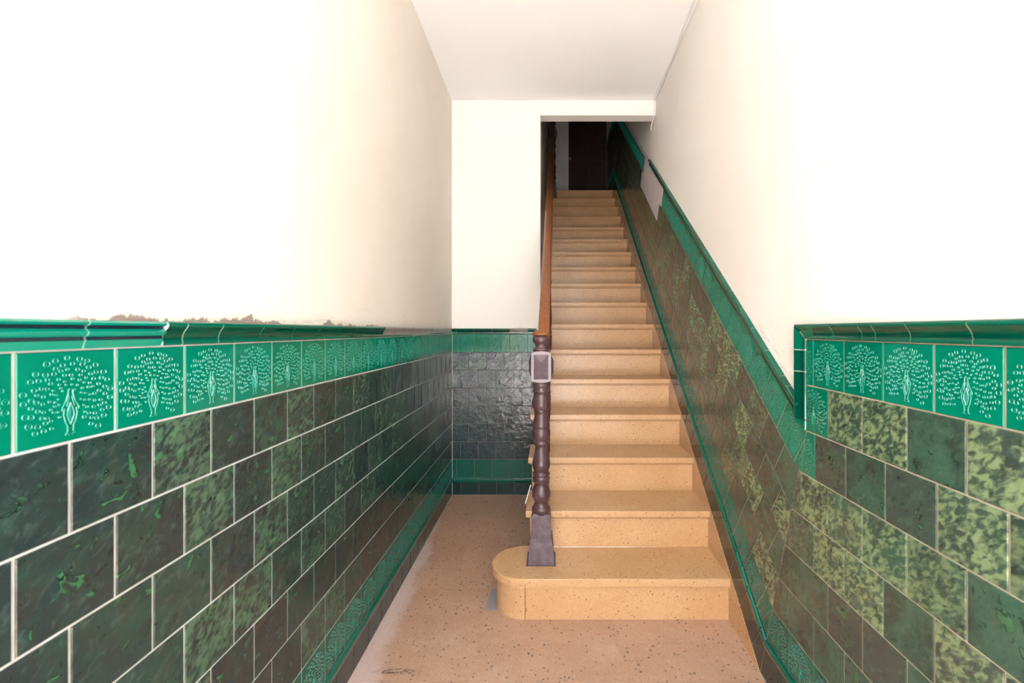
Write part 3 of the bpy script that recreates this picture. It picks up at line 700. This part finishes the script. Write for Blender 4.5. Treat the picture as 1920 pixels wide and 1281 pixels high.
# ------------------------------------------------------------------ railing
railing = ob('stair_railing', None, label='wooden stair railing with turned violet-brown newel and varnished handrail', category='railing')
NX, NY = -0.0425, 2.218
def vz(v): return EYE + (620 - v) / 378.7
def y8(y): return EYE + (20 - y / 2.614) / 378.7
shaft = [(300, 80), (312, 86), (325, 86), (335, 76), (345, 84), (352, 84), (358, 72), (370, 76), (385, 83), (400, 87), (412, 88), (424, 86), (434, 80), (441, 72), (446, 76), (452, 70), (465, 71), (480, 74), (500, 79), (515, 83), (522, 85), (526, 80), (535, 85), (548, 88), (562, 88), (574, 84), (586, 76), (594, 70), (598, 82), (606, 82), (612, 66), (625, 66), (640, 69), (655, 73), (670, 78), (685, 83), (700, 87), (715, 86), (728, 81), (737, 74), (743, 70), (747, 83), (752, 86), (757, 83), (762, 76), (768, 84), (774, 86), (780, 83), (784, 78), (789, 84), (795, 72), (805, 72), (818, 79), (832, 86), (846, 90), (860, 88), (872, 81), (882, 74), (890, 70), (900, 73), (908, 78), (914, 86), (922, 89), (932, 87), (945, 84)]
def build_newel():
    root_z = R_
    prof = [(y8(y) - root_z, w * 0.000505 + (w - 82) * 0.00022) for y, w in reversed(shaft)]
    V, Fs = lathe(prof, 28); n_ = ob('newel_post', me('newel_post', V, Fs, M_paint, True), railing)
    up = [(659, .038), (657, .041), (655.5, .043), (653.5, .040), (652, .0290), (648, .0295), (644.8, .032), (643.5, .036), (640, .0415), (636, .0425), (632, .040), (629, .034)]
    V, Fs = lathe([(vz(v) - root_z, r) for v, r in up], 28); ob('neck', me('neck', V, Fs, M_paint, True), n_)
    cap = [(629.4, .036), (629, .0445), (627.5, .0458), (625, .0440), (622.5, .038), (620, .030), (618, .018)]
    V, Fs = lathe([(vz(v) - root_z, r) for v, r in cap], 28); ob('cap', me('cap', V, Fs, M_rail_wood, True), n_)
    # block: slightly arched frame with a hipped panel on each side
    zt, zb_ = vz(658) - root_z, vz(716) - root_z; hw = 0.0472; e = 0.008
    V = []; Fs = []
    for z, k in ((zb_, 0.034), (zb_ + e, hw), (zt - e, hw), (zt, 0.034)):
        V += [(-k, -k, z), (k, -k, z), (k, k, z), (-k, k, z)]
    for a in (0, 4, 8): Fs += [[a + i, a + (i + 1) % 4, a + 4 + (i + 1) % 4, a + 4 + i] for i in range(4)]
    Fs += [[0, 1, 2, 3], [12, 13, 14, 15]]
    blk = ob('block', me('block', V, Fs, M_paint), n_)
    zm0, zm1 = zb_ + 0.017, zt - 0.017; pw = 0.0355; zc0, zc1 = zm0 + 0.034, zm1 - 0.034
    for s in range(4):
        arch = [(-hw, zb_ + e), (-hw * 0.55, zb_ + 0.002), (0, zb_ - 0.001), (hw * 0.55, zb_ + 0.002), (hw, zb_ + e), (hw, zt - e), (hw * 0.55, zt - 0.002), (0, zt + 0.001), (-hw * 0.55, zt - 0.002), (-hw, zt - e)]
        P3, F3 = prism(arch, 0.0, 0.006); rot3 = Matrix.Rotation(s * math.pi / 2, 3, 'Z')
        P3 = [tuple(rot3 @ Vector((p[0], -hw + 0.005 - p[2], p[1]))) for p in P3]
        ob('arched_frame', me('arched_frame', P3, F3, M_worn), blk)
        V = [(-pw, -hw - 0.0013, zm0), (pw, -hw - 0.0013, zm0), (pw, -hw - 0.0013, zm1), (-pw, -hw - 0.0013, zm1), (0, -hw - 0.014, zc0), (0, -hw - 0.014, zc1)]
        V = [tuple(Matrix.Rotation(s * math.pi / 2, 3, 'Z') @ Vector(p)) for p in V]
        ob('hipped_panel', me('hipped_panel', V, [[0, 1, 4], [1, 2, 5, 4], [2, 3, 5], [3, 0, 4, 5], [3, 2, 1, 0]], M_paint_dusty), blk)
    V, Fs = [], []
    lev = [(y8(938), 0.038), (y8(950), 0.0475), (y8(1052), 0.0490), (y8(1056), 0.053), (y8(1060), 0.0535), (y8(1172), 0.0640), (y8(1180), 0.0665), (y8(1186), 0.0700), (R_ + 0.0005, 0.0710)]
    for z, k in lev: V += [(-k, -k, z - root_z), (k, -k, z - root_z), (k, k, z - root_z), (-k, k, z - root_z)]
    for j in range(len(lev) - 1): Fs += [[4 * j + i, 4 * j + (i + 1) % 4, 4 * j + 4 + (i + 1) % 4, 4 * j + 4 + i] for i in range(4)]
    Fs += [[0, 1, 2, 3], [4 * len(lev) - 4 + i for i in range(4)]]
    ob('plinth', me('plinth', V, Fs, M_paint_dusty), n_)
    return n_
def copy_tree(o, parent):
    c = o.copy(); COL.objects.link(c); c.parent = parent
    for ch in list(o.children): copy_tree(ch, c)
    return c
newel = build_newel()
newel2 = copy_tree(newel, railing)
newel.location = (NX, NY, R_)
newel2.location = (0.040, Y1 + 15 * T_ + 0.13, 16 * R_)
newel['label'] = 'turned newel post with hipped block at the stair foot'; newel2['label'] = 'dark turned newel post at the stair head'
# handrail
def rail_pt(y): return Vector((-0.030 + 0.0165 * (y - 2.2), y, EYE + 0.012 + (R_ / T_) * (y - 2.22)))
sec = [(-0.026, -0.045), (0.026, -0.045), (0.030, -0.030), (0.026, -0.022), (0.029, -0.010), (0.026, -0.002), (0.016, 0.002), (0.0, 0.003), (-0.016, 0.002), (-0.026, -0.002), (-0.029, -0.010), (-0.026, -0.022), (-0.030, -0.030)]
nrm = Vector((0, -SI, CO)); V = []; Fs = []
ys = [2.185] + [2.185 + (newel2.location.y - 2.185) * i / 6 for i in range(1, 7)]
for y in ys:
    p = rail_pt(y)
    for a, b in sec: V.append(tuple(p + Vector((a, 0, 0)) + nrm * b))
n = len(sec)
for j in range(len(ys) - 1): Fs += [[j * n + i, j * n + (i + 1) % n, (j + 1) * n + (i + 1) % n, (j + 1) * n + i] for i in range(n)]
Fs += [list(range(n)), [(len(ys) - 1) * n + i for i in range(n - 1, -1, -1)]]
ob('handrail', me('handrail', V, Fs, M_rail_wood), railing, label='straight varnished brown wooden handrail')
# turned balusters on the open steps
h = (rail_pt(Y1 + T_ + 0.14).z - 0.05) - 2 * R_
bp = [(0.0, .019), (0.10, .019), (0.105, .013), (0.12, .020), (0.14, .014), (0.22, .021), (0.33, .015), (0.47, .011), (0.49, .017), (0.51, .017), (0.53, .011), (0.66, .015), (0.78, .020), (0.86, .014), (0.88, .019), (0.90, .013), (0.91, .018), (1.0, .018)]
V, Fs = lathe([(a * h, r) for a, r in bp], 14); bm_ = me('baluster', V, Fs, M_paint, True)
for n in range(2, 7):
    y = Y1 + (n - 1) * T_ + 0.14; o = ob('baluster', bm_, railing); o.location = (rail_pt(y).x + 0.004, y, n * R_)
for y in (3.95, 5.2):
    p = rail_pt(y); V, Fs = bar((xw(y) - 0.004, y, p.z - 0.10), (p.x, y, p.z - 0.05), 0.006, 8); ob('bracket', me('bracket', V, Fs, M_metal), railing)

# ------------------------------------------------------------------ door at the head of the stairs
door = ob('door_1', None, kind='structure', label='dark stained wooden panelled door at the top of the stairs', category='door')
dx0, dx1, dz0, dz1 = 0.304, xr(YLAND) - 0.006, LZ, LZ + 2.05
V, Fs = boxvf(dx0, dx1, YLAND - 0.045, YLAND - 0.001, dz0, dz1); leaf = ob('door_leaf', me('door_leaf', V, Fs, M_door_wood), door)
mid = (dx0 + dx1) / 2
for a, b in ((dx0 + 0.05, mid - 0.025), (mid + 0.025, dx1 - 0.05)):
    for c, d in ((0.15, 0.62), (0.72, 1.0), (1.1, 1.9)):
        V, Fs = boxvf(a, b, YLAND - 0.053, YLAND - 0.045, dz0 + c, dz0 + d); ob('door_panel', me('door_panel', V, Fs, M_door_wood), leaf)
V, Fs = lathe([(0, .008), (.02, .008), (.022, .018), (.034, .022), (.044, .015), (.046, .002)], 14)
ob('knob', me('knob', V, Fs, M_metal, True), leaf, Matrix.Translation((dx0 - 0.0 + 0.02, YLAND - 0.045, LZ + 0.745)) @ Matrix.Rotation(math.pi / 2, 4, 'X'))

# ------------------------------------------------------------------ white cable along the ceiling edge
path = []
for i in range(13):
    y = 0.2 + (YB - 0.012 - 0.2) * i / 12
    path.append(Vector((xr(y) - 0.012 - 0.006 * math.sin(i * 1.7), y, ZC - 0.006)))
path += [Vector((xr(YB) - 0.012, YB - 0.008, ZC - 0.05)), Vector((xr(YB) - 0.012, YB - 0.008, LINT + 0.02)), Vector((xr(YB) - 0.010, YB + 0.03, LINT - 0.012)), Vector((xr(YB) - 0.010, YB + 0.10, LINT - 0.035)), Vector((xr(YB) - 0.010, YB + 0.105, LINT - 0.075))]
V, Fs = [], []; sg = 6
for i, p in enumerate(path):
    d = (path[min(i + 1, len(path) - 1)] - path[max(i - 1, 0)]).normalized(); a = d.cross(Vector((1, 0, 0.05))).normalized(); b = d.cross(a)
    V += [tuple(p + (a * math.cos(2 * math.pi * q / sg) + b * math.sin(2 * math.pi * q / sg)) * 0.0055) for q in range(sg)]
for i in range(len(path) - 1): Fs += [[i * sg + q, i * sg + (q + 1) % sg, (i + 1) * sg + (q + 1) % sg, (i + 1) * sg + q] for q in range(sg)]
Fs += [list(range(sg)), [(len(path) - 1) * sg + q for q in range(sg - 1, -1, -1)]]
ob('cable', me('cable', V, Fs, M_white, True), label='white painted cable along the edge of ceiling and right wall', category='cable')
